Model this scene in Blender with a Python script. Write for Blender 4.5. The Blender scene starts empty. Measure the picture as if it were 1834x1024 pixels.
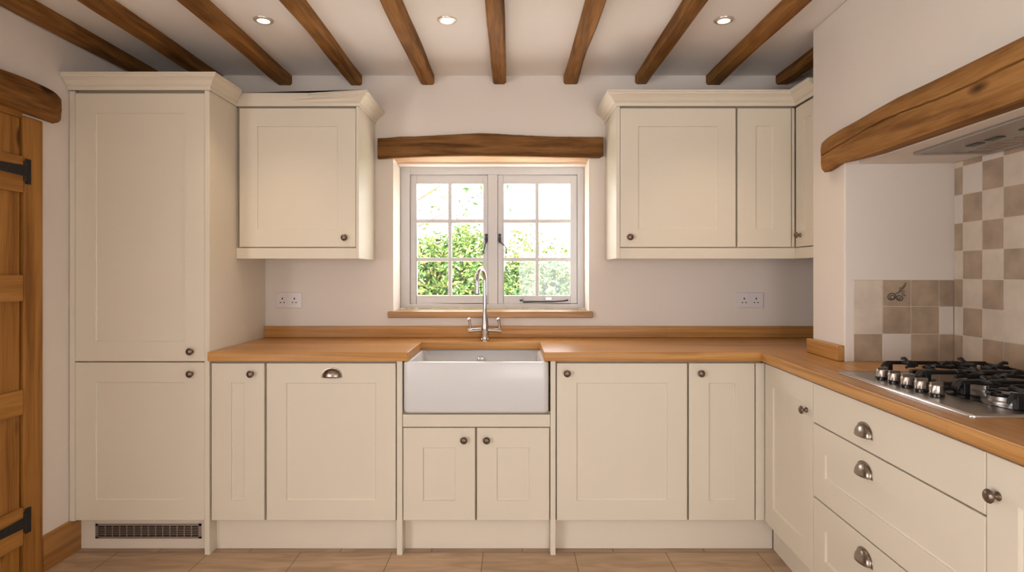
import bpy, bmesh, math, random
from mathutils import Vector, Matrix
C = bpy.context.scene.collection
R = math.radians
HC = 1.285          # camera height
F = 1069.0          # focal length in frame pixels
VX, VY = 918.0, 489.0

# ------------------------------------------------------------------ materials
def new_mat(name):
    m = bpy.data.materials.new(name); m.use_nodes = True
    nt = m.node_tree
    return m, nt, nt.nodes['Principled BSDF']

def plain(name, col, rough=.5, metal=0., bump=0., bscale=60., coat=0., spec=.5, var=0., vscale=3.):
    m, nt, b = new_mat(name)
    b.inputs['Base Color'].default_value = (*col, 1)
    b.inputs['Roughness'].default_value = rough
    b.inputs['Metallic'].default_value = metal
    b.inputs['Coat Weight'].default_value = coat
    b.inputs['Specular IOR Level'].default_value = spec
    tc = nt.nodes.new('ShaderNodeTexCoord')
    if var > 0:
        n = nt.nodes.new('ShaderNodeTexNoise'); n.inputs['Scale'].default_value = vscale; n.inputs['Detail'].default_value = 4
        r = nt.nodes.new('ShaderNodeValToRGB')
        r.color_ramp.elements[0].position = .3; r.color_ramp.elements[1].position = .7
        r.color_ramp.elements[0].color = (*[c * (1 - var) for c in col], 1)
        r.color_ramp.elements[1].color = (*[min(1, c * (1 + var)) for c in col], 1)
        nt.links.new(tc.outputs['Object'], n.inputs['Vector']); nt.links.new(n.outputs['Fac'], r.inputs['Fac'])
        nt.links.new(r.outputs['Color'], b.inputs['Base Color'])
    if bump > 0:
        n = nt.nodes.new('ShaderNodeTexNoise'); n.inputs['Scale'].default_value = bscale; n.inputs['Detail'].default_value = 3
        bp = nt.nodes.new('ShaderNodeBump'); bp.inputs['Strength'].default_value = bump; bp.inputs['Distance'].default_value = .01
        nt.links.new(tc.outputs['Object'], n.inputs['Vector']); nt.links.new(n.outputs['Fac'], bp.inputs['Height'])
        nt.links.new(bp.outputs['Normal'], b.inputs['Normal'])
    return m

def wood(name, dark, mid, light, axis='X', along=1.3, across=16., rough=.5, knots=0., bump=.15, stave=0., spec=.4, coat=0.):
    """solid timber: long streaks along one axis, fine fibre, a few knots"""
    m, nt, b = new_mat(name)
    N, L = nt.nodes.new, nt.links.new
    tc = N('ShaderNodeTexCoord'); oi = N('ShaderNodeObjectInfo')
    add = N('ShaderNodeVectorMath'); add.operation = 'ADD'
    sc = N('ShaderNodeVectorMath'); sc.operation = 'SCALE'; sc.inputs['Scale'].default_value = 37.
    L(oi.outputs['Random'], sc.inputs[0]); L(tc.outputs['Object'], add.inputs[0]); L(sc.outputs[0], add.inputs[1])
    def mapped(a, c):
        mp = N('ShaderNodeMapping')
        s = [c, c, c]; s['XYZ'.index(axis)] = a
        mp.inputs['Scale'].default_value = s
        L(add.outputs[0], mp.inputs['Vector']); return mp
    n1 = N('ShaderNodeTexNoise'); n1.inputs['Scale'].default_value = 1.; n1.inputs['Detail'].default_value = 6
    n1.inputs['Distortion'].default_value = .8
    L(mapped(along, across).outputs[0], n1.inputs['Vector'])
    n2 = N('ShaderNodeTexNoise'); n2.inputs['Scale'].default_value = 1.; n2.inputs['Detail'].default_value = 4
    L(mapped(along * 4, across * 9).outputs[0], n2.inputs['Vector'])
    mx = N('ShaderNodeMix'); mx.data_type = 'FLOAT'; mx.inputs['Factor'].default_value = .3
    L(n1.outputs['Fac'], mx.inputs['A']); L(n2.outputs['Fac'], mx.inputs['B'])
    r = N('ShaderNodeValToRGB')
    e = r.color_ramp.elements
    e[0].position = .39; e[0].color = (*dark, 1); e[1].position = .62; e[1].color = (*light, 1)
    k = e.new(.5); k.color = (*mid, 1)
    L(mx.outputs['Result'], r.inputs['Fac'])
    col = r.outputs['Color']
    if stave:
        br = N('ShaderNodeTexBrick'); br.offset = .37; br.inputs['Brick Width'].default_value = .62; br.inputs['Row Height'].default_value = stave
        br.inputs['Scale'].default_value = 1.; br.inputs['Mortar Size'].default_value = .0
        br.inputs['Color1'].default_value = (.92, .91, .90, 1); br.inputs['Color2'].default_value = (1.07, 1.07, 1.07, 1)
        br.inputs['Mortar'].default_value = (.8, .8, .8, 1)
        L(tc.outputs['Object'], br.inputs['Vector'])
        ml = N('ShaderNodeMix'); ml.data_type = 'RGBA'; ml.blend_type = 'MULTIPLY'; ml.inputs['Factor'].default_value = 1.
        L(col, ml.inputs['A']); L(br.outputs['Color'], ml.inputs['B']); col = ml.outputs['Result']
    if knots:
        v = N('ShaderNodeTexVoronoi'); v.inputs['Scale'].default_value = 1.
        L(mapped(4., 10.).outputs[0], v.inputs['Vector'])
        lt = N('ShaderNodeMapRange'); lt.inputs['From Min'].default_value = .10; lt.inputs['From Max'].default_value = .22
        lt.inputs['To Min'].default_value = 1.; lt.inputs['To Max'].default_value = 0.
        L(v.outputs['Distance'], lt.inputs['Value'])
        sx = N('ShaderNodeSeparateColor'); L(v.outputs['Color'], sx.inputs['Color'])
        gt = N('ShaderNodeMath'); gt.operation = 'GREATER_THAN'; gt.inputs[1].default_value = 1 - knots
        L(sx.outputs[0], gt.inputs[0])
        mu = N('ShaderNodeMath'); mu.operation = 'MULTIPLY'; L(gt.outputs[0], mu.inputs[0]); L(lt.outputs[0], mu.inputs[1])
        mk = N('ShaderNodeMix'); mk.data_type = 'RGBA'; L(mu.outputs[0], mk.inputs['Factor']); L(col, mk.inputs['A'])
        mk.inputs['B'].default_value = (*[c * .35 for c in dark], 1); col = mk.outputs['Result']
    L(col, b.inputs['Base Color'])
    b.inputs['Roughness'].default_value = rough; b.inputs['Specular IOR Level'].default_value = spec
    b.inputs['Coat Weight'].default_value = coat; b.inputs['Coat Roughness'].default_value = .25
    if bump:
        bp = N('ShaderNodeBump'); bp.inputs['Strength'].default_value = bump; bp.inputs['Distance'].default_value = .004
        L(mx.outputs['Result'], bp.inputs['Height']); L(bp.outputs['Normal'], b.inputs['Normal'])
    return m

M = {}
M['wall'] = plain('wall_paint', (.80, .74, .68), .85, bump=.25, bscale=9., spec=.2, var=.012)
M['ceiling'] = plain('ceiling_paint', (.83, .80, .775), .9, bump=.15, bscale=12., spec=.1)
M['cream'] = plain('cream_paint', (.742, .683, .572), .40, spec=.25, var=.01)
M['carcass_shade'] = plain('carcass_gap_shade', (.40, .335, .25), .7)  # cabinet body colour darkened so the gaps between doors look shaded
M['plinth'] = plain('plinth_paint', (.78, .71, .60), .5, spec=.35)
M['white'] = plain('white_gloss_paint', (.69, .695, .71), .38, var=.008)
M['ceramic'] = plain('white_glazed_ceramic', (.69, .70, .72), .24, spec=.4)
M['plastic'] = plain('white_plastic', (.78, .74, .74), .35, var=.005)
M['dark'] = plain('slot_shade', (.02, .018, .016), .8)  # near-black colour standing in for the shade inside vent and pin slots
M['bronze'] = plain('antique_pewter', (.17, .135, .105), .32, .9, bump=.15, bscale=150., var=.25)
M['nickel'] = plain('aged_nickel', (.30, .26, .22), .22, .95, bump=.12, bscale=110., var=.3)
M['iron'] = plain('black_iron', (.018, .016, .016), .55, .3, bump=.3, bscale=80.)
M['latch'] = plain('black_window_iron', (.05, .048, .05), .4, .5, bump=.1, bscale=200.)
M['chrome'] = plain('polished_chrome', (.56, .545, .53), .10, 1., var=.01)
M['steel'] = plain('brushed_steel', (.40, .375, .35), .30, 1., bump=.03, bscale=300., var=.04)
M['steel_edge'] = plain('polished_steel_edge', (.75, .74, .74), .18, 1., var=.02)
M['cast'] = plain('cast_iron_enamel', (.010, .0095, .0095), .38, .0, spec=.4, bump=.05, bscale=90.)
M['enamel'] = plain('black_gloss_enamel', (.010, .010, .011), .08, .0, spec=.8, var=.1)
M['knob_metal'] = plain('knob_metal', (.52, .47, .42), .28, 1., var=.08)
M['alu'] = plain('burner_aluminium', (.45, .42, .40), .35, 1., var=.05)
M['hood'] = plain('hood_metal', (.36, .33, .31), .38, .55, var=.05)
M['hood_dark'] = plain('hood_dark', (.08, .075, .07), .5, .2)
M['grille'] = plain('grille_metal', (.42, .36, .31), .45, .7, var=.03)
M['grout'] = plain('tile_grout', (.72, .64, .55), .8)
M['tile_light'] = plain('cream_tile', (.68, .60, .495), .42, bump=.12, bscale=20., var=.09, vscale=11.)
M['tile_tan'] = plain('taupe_tile', (.43, .335, .245), .42, bump=.12, bscale=20., var=.20, vscale=11.)
M['tile_pale'] = plain('pale_tile', (.72, .66, .60), .42, bump=.10, bscale=20., var=.04)
M['motif'] = plain('motif_glaze', (.10, .085, .075), .5, var=.2)
M['leaf'] = plain('leaf_green', (.085, .16, .032), .6, var=.45, spec=.2)
M['leaf_dark'] = plain('leaf_deep_green', (.05, .115, .036), .6, var=.5, spec=.2)
M['leaf_yellow'] = plain('leaf_yellow_green', (.20, .20, .06), .6, var=.35, spec=.2)
M['bark'] = plain('bark', (.16, .12, .08), .9, bump=.5, bscale=40., var=.2)
M['paving'] = plain('pale_bounce_paving', (.60, .565, .52), .85, bump=.3, bscale=14., var=.08)
M['grass'] = plain('lawn', (.07, .13, .03), .9, bump=.5, bscale=30., var=.35)
OAK = ((.40, .19, .053), (.53, .27, .086), (.62, .34, .120))
M['oak_x'] = wood('oak_worktop_long', *OAK, 'X', 1.0, 34., .30, knots=.05, bump=.04, spec=.25, stave=.118)
M['oak_sill'] = wood('oak_sill_board', (.32, .17, .07), (.42, .235, .10), (.50, .29, .13), 'X', 1.2, 22., .4, knots=.05, bump=.08)
BEAM = ((.115, .046, .011), (.215, .095, .024), (.32, .150, .043))
M['beam'] = wood('old_oak_beam', *BEAM, 'Y', 1.6, 13., .7, knots=.12, bump=.5, spec=.15)
M['lintel'] = wood('old_oak_lintel', (.10, .043, .013), (.185, .085, .026), (.27, .135, .046), 'X', 1.8, 20., .7, knots=.08, bump=.5, spec=.15)
M['lintel_under_lit'] = wood('oak_lintel_lit_underside', (.36, .20, .09), (.46, .27, .13), (.54, .33, .17), 'X', 1.5, 26., .6, bump=.3)  # lighter copy of the lintel oak: window light painted onto its underside
M['mantel'] = wood('old_oak_mantel', (.19, .084, .024), (.295, .138, .041), (.39, .195, .062), 'X', 1.7, 13., .7, knots=.35, bump=.45, spec=.15)
PINE = ((.22, .090, .016), (.34, .150, .030), (.43, .205, .048))
M['pine_z'] = wood('waxed_pine_upright', *PINE, 'Z', 1.0, 15., .5, knots=.40, bump=.12, spec=.25)
M['pine_y'] = wood('waxed_pine_rail', *PINE, 'Y', 1.0, 15., .5, knots=.10, bump=.12, spec=.25)
M['skirting'] = wood('waxed_pine_skirting', (.25, .11, .030), (.36, .165, .046), (.44, .22, .068), 'Y', 1.0, 18., .42, knots=.04, bump=.1)

def floor_mat():
    m, nt, b = new_mat('limed_oak_floor'); N, L = nt.nodes.new, nt.links.new
    tc = N('ShaderNodeTexCoord')
    mp = N('ShaderNodeMapping'); mp.inputs['Location'].default_value = (1.215 + .42 * 8, .24, 0)
    L(tc.outputs['Object'], mp.inputs['Vector'])
    br = N('ShaderNodeTexBrick'); br.offset = .43; br.inputs['Scale'].default_value = 1.
    br.inputs['Brick Width'].default_value = .42; br.inputs['Row Height'].default_value = .23
    br.inputs['Mortar Size'].default_value = .0022; br.inputs['Mortar Smooth'].default_value = .3
    br.inputs['Color1'].default_value = (.46, .325, .21, 1); br.inputs['Color2'].default_value = (.56, .40, .27, 1)
    br.inputs['Mortar'].default_value = (.20, .125, .075, 1)
    L(mp.outputs[0], br.inputs['Vector'])
    m2 = N('ShaderNodeMapping'); m2.inputs['Scale'].default_value = (2.2, 13, 1); L(tc.outputs['Object'], m2.inputs['Vector'])
    n = N('ShaderNodeTexNoise'); n.inputs['Scale'].default_value = 1.5; n.inputs['Detail'].default_value = 7; n.inputs['Distortion'].default_value = 1.
    L(m2.outputs[0], n.inputs['Vector'])
    r = N('ShaderNodeValToRGB'); r.color_ramp.elements[0].position = .3; r.color_ramp.elements[1].position = .7
    r.color_ramp.elements[0].color = (.72, .70, .68, 1); r.color_ramp.elements[1].color = (1.12, 1.12, 1.12, 1)
    L(n.outputs['Fac'], r.inputs['Fac'])
    mx = N('ShaderNodeMix'); mx.data_type = 'RGBA'; mx.blend_type = 'MULTIPLY'; mx.inputs['Factor'].default_value = 1
    L(br.outputs['Color'], mx.inputs['A']); L(r.outputs['Color'], mx.inputs['B']); L(mx.outputs['Result'], b.inputs['Base Color'])
    b.inputs['Roughness'].default_value = .5
    bp = N('ShaderNodeBump'); bp.inputs['Strength'].default_value = .3; bp.inputs['Distance'].default_value = .003
    inv = N('ShaderNodeMath'); inv.operation = 'SUBTRACT'; inv.inputs[0].default_value = 1.; L(br.outputs['Fac'], inv.inputs[1])
    L(inv.outputs[0], bp.inputs['Height']); L(bp.outputs['Normal'], b.inputs['Normal'])
    return m
M['floor'] = floor_mat()

def glass_mat():
    m, nt, b = new_mat('window_glass'); N, L = nt.nodes.new, nt.links.new
    out = nt.nodes['Material Output']; nt.nodes.remove(b)
    t = N('ShaderNodeBsdfTransparent'); g = N('ShaderNodeBsdfGlossy'); g.inputs['Roughness'].default_value = .02
    mx = N('ShaderNodeMixShader'); mx.inputs[0].default_value = .035; L(t.outputs[0], mx.inputs[1]); L(g.outputs[0], mx.inputs[2])
    L(mx.outputs[0], out.inputs['Surface']); return m
M['glass'] = glass_mat()

def emis(name, col, s):
    m, nt, b = new_mat(name)
    b.inputs['Base Color'].default_value = (*col, 1)
    b.inputs['Emission Color'].default_value = (*col, 1); b.inputs['Emission Strength'].default_value = s
    return m
M['lamp'] = emis('lamp_lens', (1, .86, .66), 6.)

# ------------------------------------------------------------------ mesh builder
class MB:
    def __init__(s): s.bm = bmesh.new()
    def face(s, vs, mi=0):
        try:
            f = s.bm.faces.new(vs); f.material_index = mi; return f
        except ValueError: return None
    def box(s, x0, x1, y0, y1, z0, z1, mi=0):
        v = [s.bm.verts.new(p) for p in ((x0,y0,z0),(x1,y0,z0),(x1,y1,z0),(x0,y1,z0),(x0,y0,z1),(x1,y0,z1),(x1,y1,z1),(x0,y1,z1))]
        for q in ((0,3,2,1),(4,5,6,7),(0,1,5,4),(1,2,6,5),(2,3,7,6),(3,0,4,7)): s.face([v[i] for i in q], mi)
        return s
    def rings(s, loops, cap0=True, cap1=True, closed=True, mi=0, wrap=False):
        L = [[s.bm.verts.new(p) for p in lp] for lp in loops]
        n = len(L[0]); pairs = list(zip(L, L[1:]))
        if wrap: pairs.append((L[-1], L[0]))
        for a, b in pairs:
            for i in range(n if closed else n - 1):
                j = (i + 1) % n
                s.face([a[i], a[j], b[j], b[i]], mi)
        if not wrap:
            if cap0: s.face(list(reversed(L[0])), mi)
            if cap1: s.face(L[-1], mi)
        return s
    def prism(s, poly, z0, z1, mi=0):
        return s.rings([[(x, y, z0) for x, y in poly], [(x, y, z1) for x, y in poly]], mi=mi)
    def lathe(s, prof, o=(0,0,0), axis='Z', n=24, mi=0):
        o = Vector(o); lo = []
        for r, h in prof:
            r = max(r, 1e-5); lp = []
            for i in range(n):
                a = 2 * math.pi * i / n; c, q = r * math.cos(a), r * math.sin(a)
                p = {'Z': (c, q, h), '-Y': (c, -h, q), 'X': (h, c, q)}[axis]
                lp.append(o + Vector(p))
            lo.append(lp)
        return s.rings(lo, mi=mi)
    def tube(s, pts, rad, n=12, mi=0, flat=None):
        pts = [Vector(p) for p in pts]; k = len(pts)
        rad = rad if isinstance(rad, (list, tuple)) else [rad] * k
        lo = []; up = None
        for i, p in enumerate(pts):
            t = (pts[min(i + 1, k - 1)] - pts[max(i - 1, 0)]).normalized()
            if up is None:
                up = Vector((0,0,1)) if abs(t.z) < .9 else Vector((1,0,0))
            a = (up - t * up.dot(t)).normalized(); b = t.cross(a); up = a
            f = flat or 1.
            lo.append([p + (a * math.cos(2*math.pi*j/n) + b * f * math.sin(2*math.pi*j/n)) * rad[i] for j in range(n)])
        return s.rings(lo, mi=mi)
    def bar(s, pts, w, h, mi=0):
        """flat bar of width w and height h laid along a polyline (z up)"""
        pts = [Vector(p) for p in pts]; k = len(pts); lo = []
        for i, p in enumerate(pts):
            t = (pts[min(i + 1, k - 1)] - pts[max(i - 1, 0)]); t.z = 0
            t = t.normalized() if t.length > 1e-6 else Vector((1, 0, 0))
            sd = Vector((-t.y, t.x, 0)) * w / 2
            lo.append([p - sd, p + sd, p + sd * .8 + Vector((0, 0, h)), p - sd * .8 + Vector((0, 0, h))])
        return s.rings(lo, mi=mi)
    def sweep(s, prof, path, z, m0=None, m1=None, mi=0):
        P = [Vector((x, y)) for x, y in path]; k = len(P)
        nrm = []
        for a, b in zip(P, P[1:]):
            d = (b - a).normalized(); nrm.append(Vector((d.y, -d.x)))
        lo = []
        for i in range(k):
            if i == 0: mv = Vector(m0) if m0 else nrm[0]
            elif i == k - 1: mv = Vector(m1) if m1 else nrm[-1]
            else:
                h = (nrm[i-1] + nrm[i]).normalized(); mv = h / h.dot(nrm[i])
            lo.append([(P[i].x + mv.x * o, P[i].y + mv.y * o, z + h_) for o, h_ in prof])
        return s.rings(lo, mi=mi)
    def build(s, name, mat, parent=None, loc=None, rotz=0., bevel=0., smooth=False, seg=2, angle=35):
        bmesh.ops.remove_doubles(s.bm, verts=s.bm.verts, dist=1e-6)
        bmesh.ops.recalc_face_normals(s.bm, faces=s.bm.faces)
        me = bpy.data.meshes.new(name); s.bm.to_mesh(me); s.bm.free()
        o = bpy.data.objects.new(name, me); C.objects.link(o)
        for q in (mat if isinstance(mat, (list, tuple)) else [mat]): me.materials.append(M[q] if isinstance(q, str) else q)
        if parent: o.parent = parent
        if loc: o.location = loc
        o.rotation_euler.z = rotz
        if smooth:
            for p in me.polygons: p.use_smooth = True
            me.set_sharp_from_angle(angle=R(angle))
        if bevel:
            b = o.modifiers.new('bevel', 'BEVEL'); b.width = bevel; b.segments = seg; b.limit_method = 'ANGLE'; b.angle_limit = R(40)
            b.harden_normals = False
        return o

def tag(o, label, cat, group=None):
    o['label'] = label; o['category'] = cat
    if group: o['group'] = group
    return o
def thing(name, label, cat, loc=(0,0,0), rotz=0., group=None):
    o = bpy.data.objects.new(name, None); C.objects.link(o); o.empty_display_size = .1
    o.location = loc; o.rotation_euler.z = rotz
    return tag(o, label, cat, group)
def struct(o): o['kind'] = 'structure'; return o
def plabel(o, t): o['label'] = t; return o
def copy_of(o, parent, loc, rotz=None):
    c = o.copy(); C.objects.link(c); c.parent = parent; c.location = loc
    if rotz is not None: c.rotation_euler.z = rotz
    return c

# ------------------------------------------------------------------ right-hand run frame (slightly out of square)
TH = R(2.6); P0 = Vector((1.123, 2.70, 0)); RZ = -(math.pi / 2 + TH)
def RR(s, t, z=0.):      # s towards the camera along the run, t into the wall
    return Vector((P0.x - s * math.sin(TH) + t * math.cos(TH), P0.y - s * math.cos(TH) - t * math.sin(TH), z))

# ------------------------------------------------------------------ room shell
YB = 3.34; XL = -2.03; ZC = 2.39; YF = -1.9
struct(MB().box(-2.15, 2.02, YF - .1, YB + .32, -.06, 0).build('floor', 'floor'))
struct(MB().box(-2.15, 2.02, YF - .1, YB + .32, ZC, ZC + .08).build('ceiling', 'ceiling'))
WX0, WX1, WZ0, WZ1 = -.668, .428, 1.036, 1.945       # window opening
w = MB()
w.box(-2.15, WX0, YB, YB + .30, 0, ZC); w.box(WX1, 2.02, YB, YB + .30, 0, ZC)
w.box(WX0, WX1, YB, YB + .30, 0, WZ0); w.box(WX0, WX1, YB, YB + .30, WZ1, ZC)
struct(w.build('wall_back', 'wall'))
LY0, LY1, LZ0, LZ1 = -1.3, .6, .55, 1.85   # unseen opening added in the left wall to let in fill light
DY0, DY1, DZ = 1.62, 2.462, 1.935                     # door opening in the left wall
w = MB()
w.box(XL - .12, XL, YF, LY0, 0, ZC); w.box(XL - .12, XL, LY1, DY0, 0, ZC)
w.box(XL - .12, XL, LY0, LY1, 0, LZ0); w.box(XL - .12, XL, LY0, LY1, LZ1, ZC)
w.box(XL - .12, XL, DY1, YB, 0, ZC); w.box(XL - .12, XL, DY0, DY1, DZ, ZC)
struct(w.build('wall_left', 'wall'))
# rear wall behind the viewer with an unglazed opening added for fill light
RX0, RX1, RZ0, RZ1 = .1, 1.6, .55, 1.6
w = MB()
w.box(-2.15, RX0, YF - .1, YF, 0, ZC); w.box(RX1, 2.02, YF - .1, YF, 0, ZC)
w.box(RX0, RX1, YF - .1, YF, 0, RZ0); w.box(RX0, RX1, YF - .1, YF, RZ1, ZC)
struct(w.build('wall_front', 'wall'))
w = MB().box(-.72, 4.70, .702, .80, 0, ZC)
struct(w.build('wall_right', 'wall', loc=P0, rotz=RZ))
# chimney breast with the cooking alcove
TF, TB, S0, S1, S2, S3 = .240, .672, -.022, .262, 1.62, 1.92
w = MB()
prof = [(S0, 0), (S1, 0), (S1, 1.7585), (S2, 1.7585), (S2, 0), (S3, 0), (S3, ZC), (S0, ZC)]
w.rings([[(a, t, z) for a, z in prof] for t in (TF, .70)])
struct(w.build('wall_chimney', 'wall', loc=P0, rotz=RZ, bevel=.006, seg=3))
w = MB()
w.box(S1 + .0002, S2 - .0002, .298, .6995, 1.728, 1.7583)
w.box(S1 + .0002, S2 - .0002, TB, .6995, 0, 1.7278)
struct(w.build('wall_alcove', 'wall', loc=P0, rotz=RZ))

# ------------------------------------------------------------------ ceiling beams
def timber_y(x0a, x1a, y0, y1, z0, z1, seed, dx=0.):
    rnd = random.Random(seed); n = 34; lo = []
    ph = [rnd.uniform(0, 6.28) for _ in range(6)]
    cx = (x0a + x1a) / 2
    for i in range(n + 1):
        f = i / n; y = y0 + (y1 - y0) * f
        sh = dx * (1 - f)
        wv = lambda k, a: a * (math.sin(ph[k] + y * 2.1) + .6 * math.sin(ph[k] * 2 + y * 4.7) + .35 * math.sin(ph[k] * 3 + y * 9.3))
        l = x0a + sh + wv(0, .0038) - cx; r = x1a + sh + wv(1, .0038) - cx; b = z0 + wv(2, .0028)
        c1 = .007 + abs(wv(3, .004)); c2 = .007 + abs(wv(4, .004))
        lo.append([(l, y, z1), (l, y, b + c1), (l + c1, y, b), (r - c2, y, b), (r, y, b + c2), (r, y, z1)])
    return MB().rings(lo), cx
BE = [(-2.024, -1.935, 'leftmost ceiling beam, dark brown oak running along the left wall'),
      (-1.700, -1.612, 'second ceiling beam from the left, brown oak disappearing behind the tall cabinet top'),
      (-1.315, -1.228, 'brown oak ceiling beam just left of the left spotlight, ending above the left wall cabinet'),
      (-.912, -.837, 'brown oak ceiling beam just right of the left spotlight'),
      (-.515, -.440, 'brown oak ceiling beam just left of the middle spotlight'),
      (-.112, -.036, 'brown oak ceiling beam just right of the middle spotlight, above the window centre'),
      (.289, .364, 'brown oak ceiling beam fourth from the right, ending above right end of the window lintel'),
      (.683, .760, 'brown oak ceiling beam just left of the right spotlight'),
      (1.087, 1.168, 'brown oak ceiling beam just right of the right spotlight'),
      (1.470, 1.548, 'short dark ceiling beam in the right corner, partly behind the chimney breast')]
for i, (a, b, lab) in enumerate(BE):
    y0 = 2.735 if i == 9 else -1.85
    mb, cx = timber_y(a, b, y0, YB - .002, HC + 1.054, ZC - .001, 11 + i, dx=.008 if i < 9 else 0)
    tag(mb.build('ceiling_beam', 'beam', loc=(cx, 0, 0), smooth=True, angle=30), lab, 'beam', 'oak ceiling beams')

# ------------------------------------------------------------------ recessed spotlights
SP = [(-1.087, 'round recessed spotlight glowing warm white, leftmost of three on the ceiling'),
      (-.287, 'round recessed spotlight glowing warm white, middle one of three on the ceiling'),
      (.922, 'round recessed spotlight glowing warm white, rightmost of three on the ceiling')]
def spotlight(x, y, lab, group='ceiling spotlights'):
    t = thing('recessed_spotlight', lab, 'spotlight', (x, y, ZC - .0005), 0, group)
    MB().lathe([(.0265, -.002), (.0265, -.006), (.034, -.007), (.041, -.004), (.0425, 0), (.0265, 0)], n=32).build('trim_ring', 'chrome_ring', t, smooth=True)
    MB().lathe([(.0, -.0025), (.0258, -.0025), (.0258, -.0005), (.0, -.0005)], n=32).build('lamp_lens', 'lamp', t)
M['chrome_ring'] = plain('satin_ring', (.62, .55, .48), .3, .5)
LAMPS = []
for x, lab in SP:
    spotlight(x, 2.605, lab); LAMPS.append((x, 2.605))

# ------------------------------------------------------------------ cabinet kit
FR = .09
def panel_mesh(w, h, fr=FR, th=.0195):
    b = MB()
    def rect(ins, y): return [(ins, y, ins), (w - ins, y, ins), (w - ins, y, h - ins), (ins, y, h - ins)]
    loops = [rect(0, th), rect(0, .0015), rect(.0015, 0)]
    if fr: loops += [rect(fr, 0), rect(fr + .0012, .0055), rect(fr + .0042, .0075)]
    return b.rings(loops)
def front(parent, x0, x1, z0, z1, name='door', fr=FR):
    return panel_mesh(x1 - x0 - .0014, z1 - z0 - .0014, fr).build(name, 'cream', parent, (x0 + .0007, 0, z0 + .0007))
# masters made once, then copied
KNOB = []; CUP = []
def knob(door, x, z, mat='bronze'):
    loc = (x, 0, z)
    if KNOB: 
        c = copy_of(KNOB[0], door, loc)
        return c
    prof = [(.0095, 0), (.0105, .002), (.0085, .004), (.0058, .009), (.0052, .014), (.0085, .018), (.0150, .0195),
            (.0162, .0225), (.0145, .0255), (.0128, .0262), (.0120, .0275), (.0090, .0292), (.0050, .0302), (.0, .0305)]
    o = MB().lathe(prof, axis='-Y', n=28).build('knob', 'bronze', door, loc, smooth=True, angle=50)
    plabel(o, 'dark pewter round knob'); KNOB.append(o); return o
def cup(door, x, z):
    loc = (x, 0, z)
    if CUP: return copy_of(CUP[0], door, loc)
    a, bz, cy = .043, .040, .024; n, m = 24, 10
    b = MB(); outer = []
    for i in range(n + 1):
        al = .02 + (math.pi - .04) * i / n
        outer.append([(a * math.cos(al), -cy * math.sin(al) ** .8 * math.sin(be), bz * math.sin(al) ** .8 * math.cos(be)) for be in [math.pi / 2 * j / m for j in range(m + 1)]])
    b.rings(outer, cap0=False, cap1=False, closed=False)
    # flat flange round the arc against the door
    fl = []
    for i in range(n + 1):
        al = math.pi * i / n; c_, s_ = math.cos(al), math.sin(al)
        fl.append([(a * c_ * q, y, bz * max(s_, 0) ** .8 * q - (0 if s_ > .05 else .002)) for q, y in ((.97, -.0002), (1.10, -.0002), (1.09, -.0028), (.97, -.0032))])
    b.rings(fl)
    o = b.build('cup_handle', 'nickel', door, loc, smooth=True, angle=60)
    sd = o.modifiers.new('shell', 'SOLIDIFY'); sd.thickness = .0016; sd.offset = -1
    plabel(o, 'aged metal cup handle'); CUP.append(o); return o

CORNICE = [(0, 0), (.006, 0), (.008, .010), (.008, .018), (.014, .020), (.020, .026), (.029, .038), (.041, .047), (.048, .050),
           (.049, .056), (.054, .058), (.054, .067), (0, .067)]
PEL = [(-.020, 0), (-.002, 0), (-.002, .053), (-.020, .053)]
YD = 2.725; K = YD / F
def bx(px): return (px - VX) * K               # base front plane
ZD0, ZD1 = .156, .8745

# ---- tall cabinet
tx = -2.026
t = thing('tall_cabinet', 'tall cream cabinet beside the pine door, two doors and a slotted plinth vent', 'cabinet', (tx, YD, 0))
lx = lambda px: bx(px) - tx
XG = -1.383 - tx                                # outer face of right gable
MB().box(.030, XG - .024, .0205, .60, .151, 2.155).build('body', 'carcass_shade', t)
MB().box(0, lx(134) - .002, .004, .60, .151, 2.118).build('filler_strip', 'cream', t, bevel=.0015)
MB().box(XG - .0225, XG, -.002, .612, 0, 2.118).build('end_panel', 'cream', t, bevel=.0015)
d = front(t, lx(134.5), lx(366.5), .8825, 2.1065); knob(d, lx(343) - lx(134.5), HC - (629 - VY) * K - .8825)
d = front(t, lx(134.5), lx(366.5), ZD0, .878); knob(d, lx(343) - lx(134.5), HC - (669 - VY) * K - ZD0)
MB().sweep(CORNICE, [(0, -.002), (XG, -.002), (XG, .2585)], 2.1185, m1=(1, -1)).build('cornice', 'cream', t)
pl = MB().box(-.001, XG - .0235, .060, .078, .0015, .149).build('plinth', 'plinth', t)
g = thing_g = MB()
gx0, gx1, gz0, gz1 = (172 - VX) * 2.785 / F - tx, (361 - VX) * 2.785 / F - tx, .049, .117
for q in ((gx0, gx1, gz0, gz0 + .009), (gx0, gx1, gz1 - .009, gz1), (gx0, gx0 + .012, gz0, gz1), (gx1 - .012, gx1, gz0, gz1)):
    g.box(q[0], q[1], .055, .060, q[2], q[3])
nc = 14
for i in range(1, nc):
    x = gx0 + .012 + (gx1 - gx0 - .024) * i / nc; g.box(x - .0022, x + .0022, .056, .0592, gz0 + .008, gz1 - .008)
for i in range(1, 5):
    z = gz0 + .009 + (gz1 - gz0 - .018) * i / 5; g.box(gx0 + .01, gx1 - .01, .0565, .0592, z - .0015, z + .0015)
gr = plabel(g.build('vent_grille', 'grille', pl), 'brown metal slotted vent grille')
MB().box(gx0 + .004, gx1 - .004, .0593, .0599, gz0 + .004, gz1 - .004).build('slot_shade_sheet', 'dark', gr)

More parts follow.
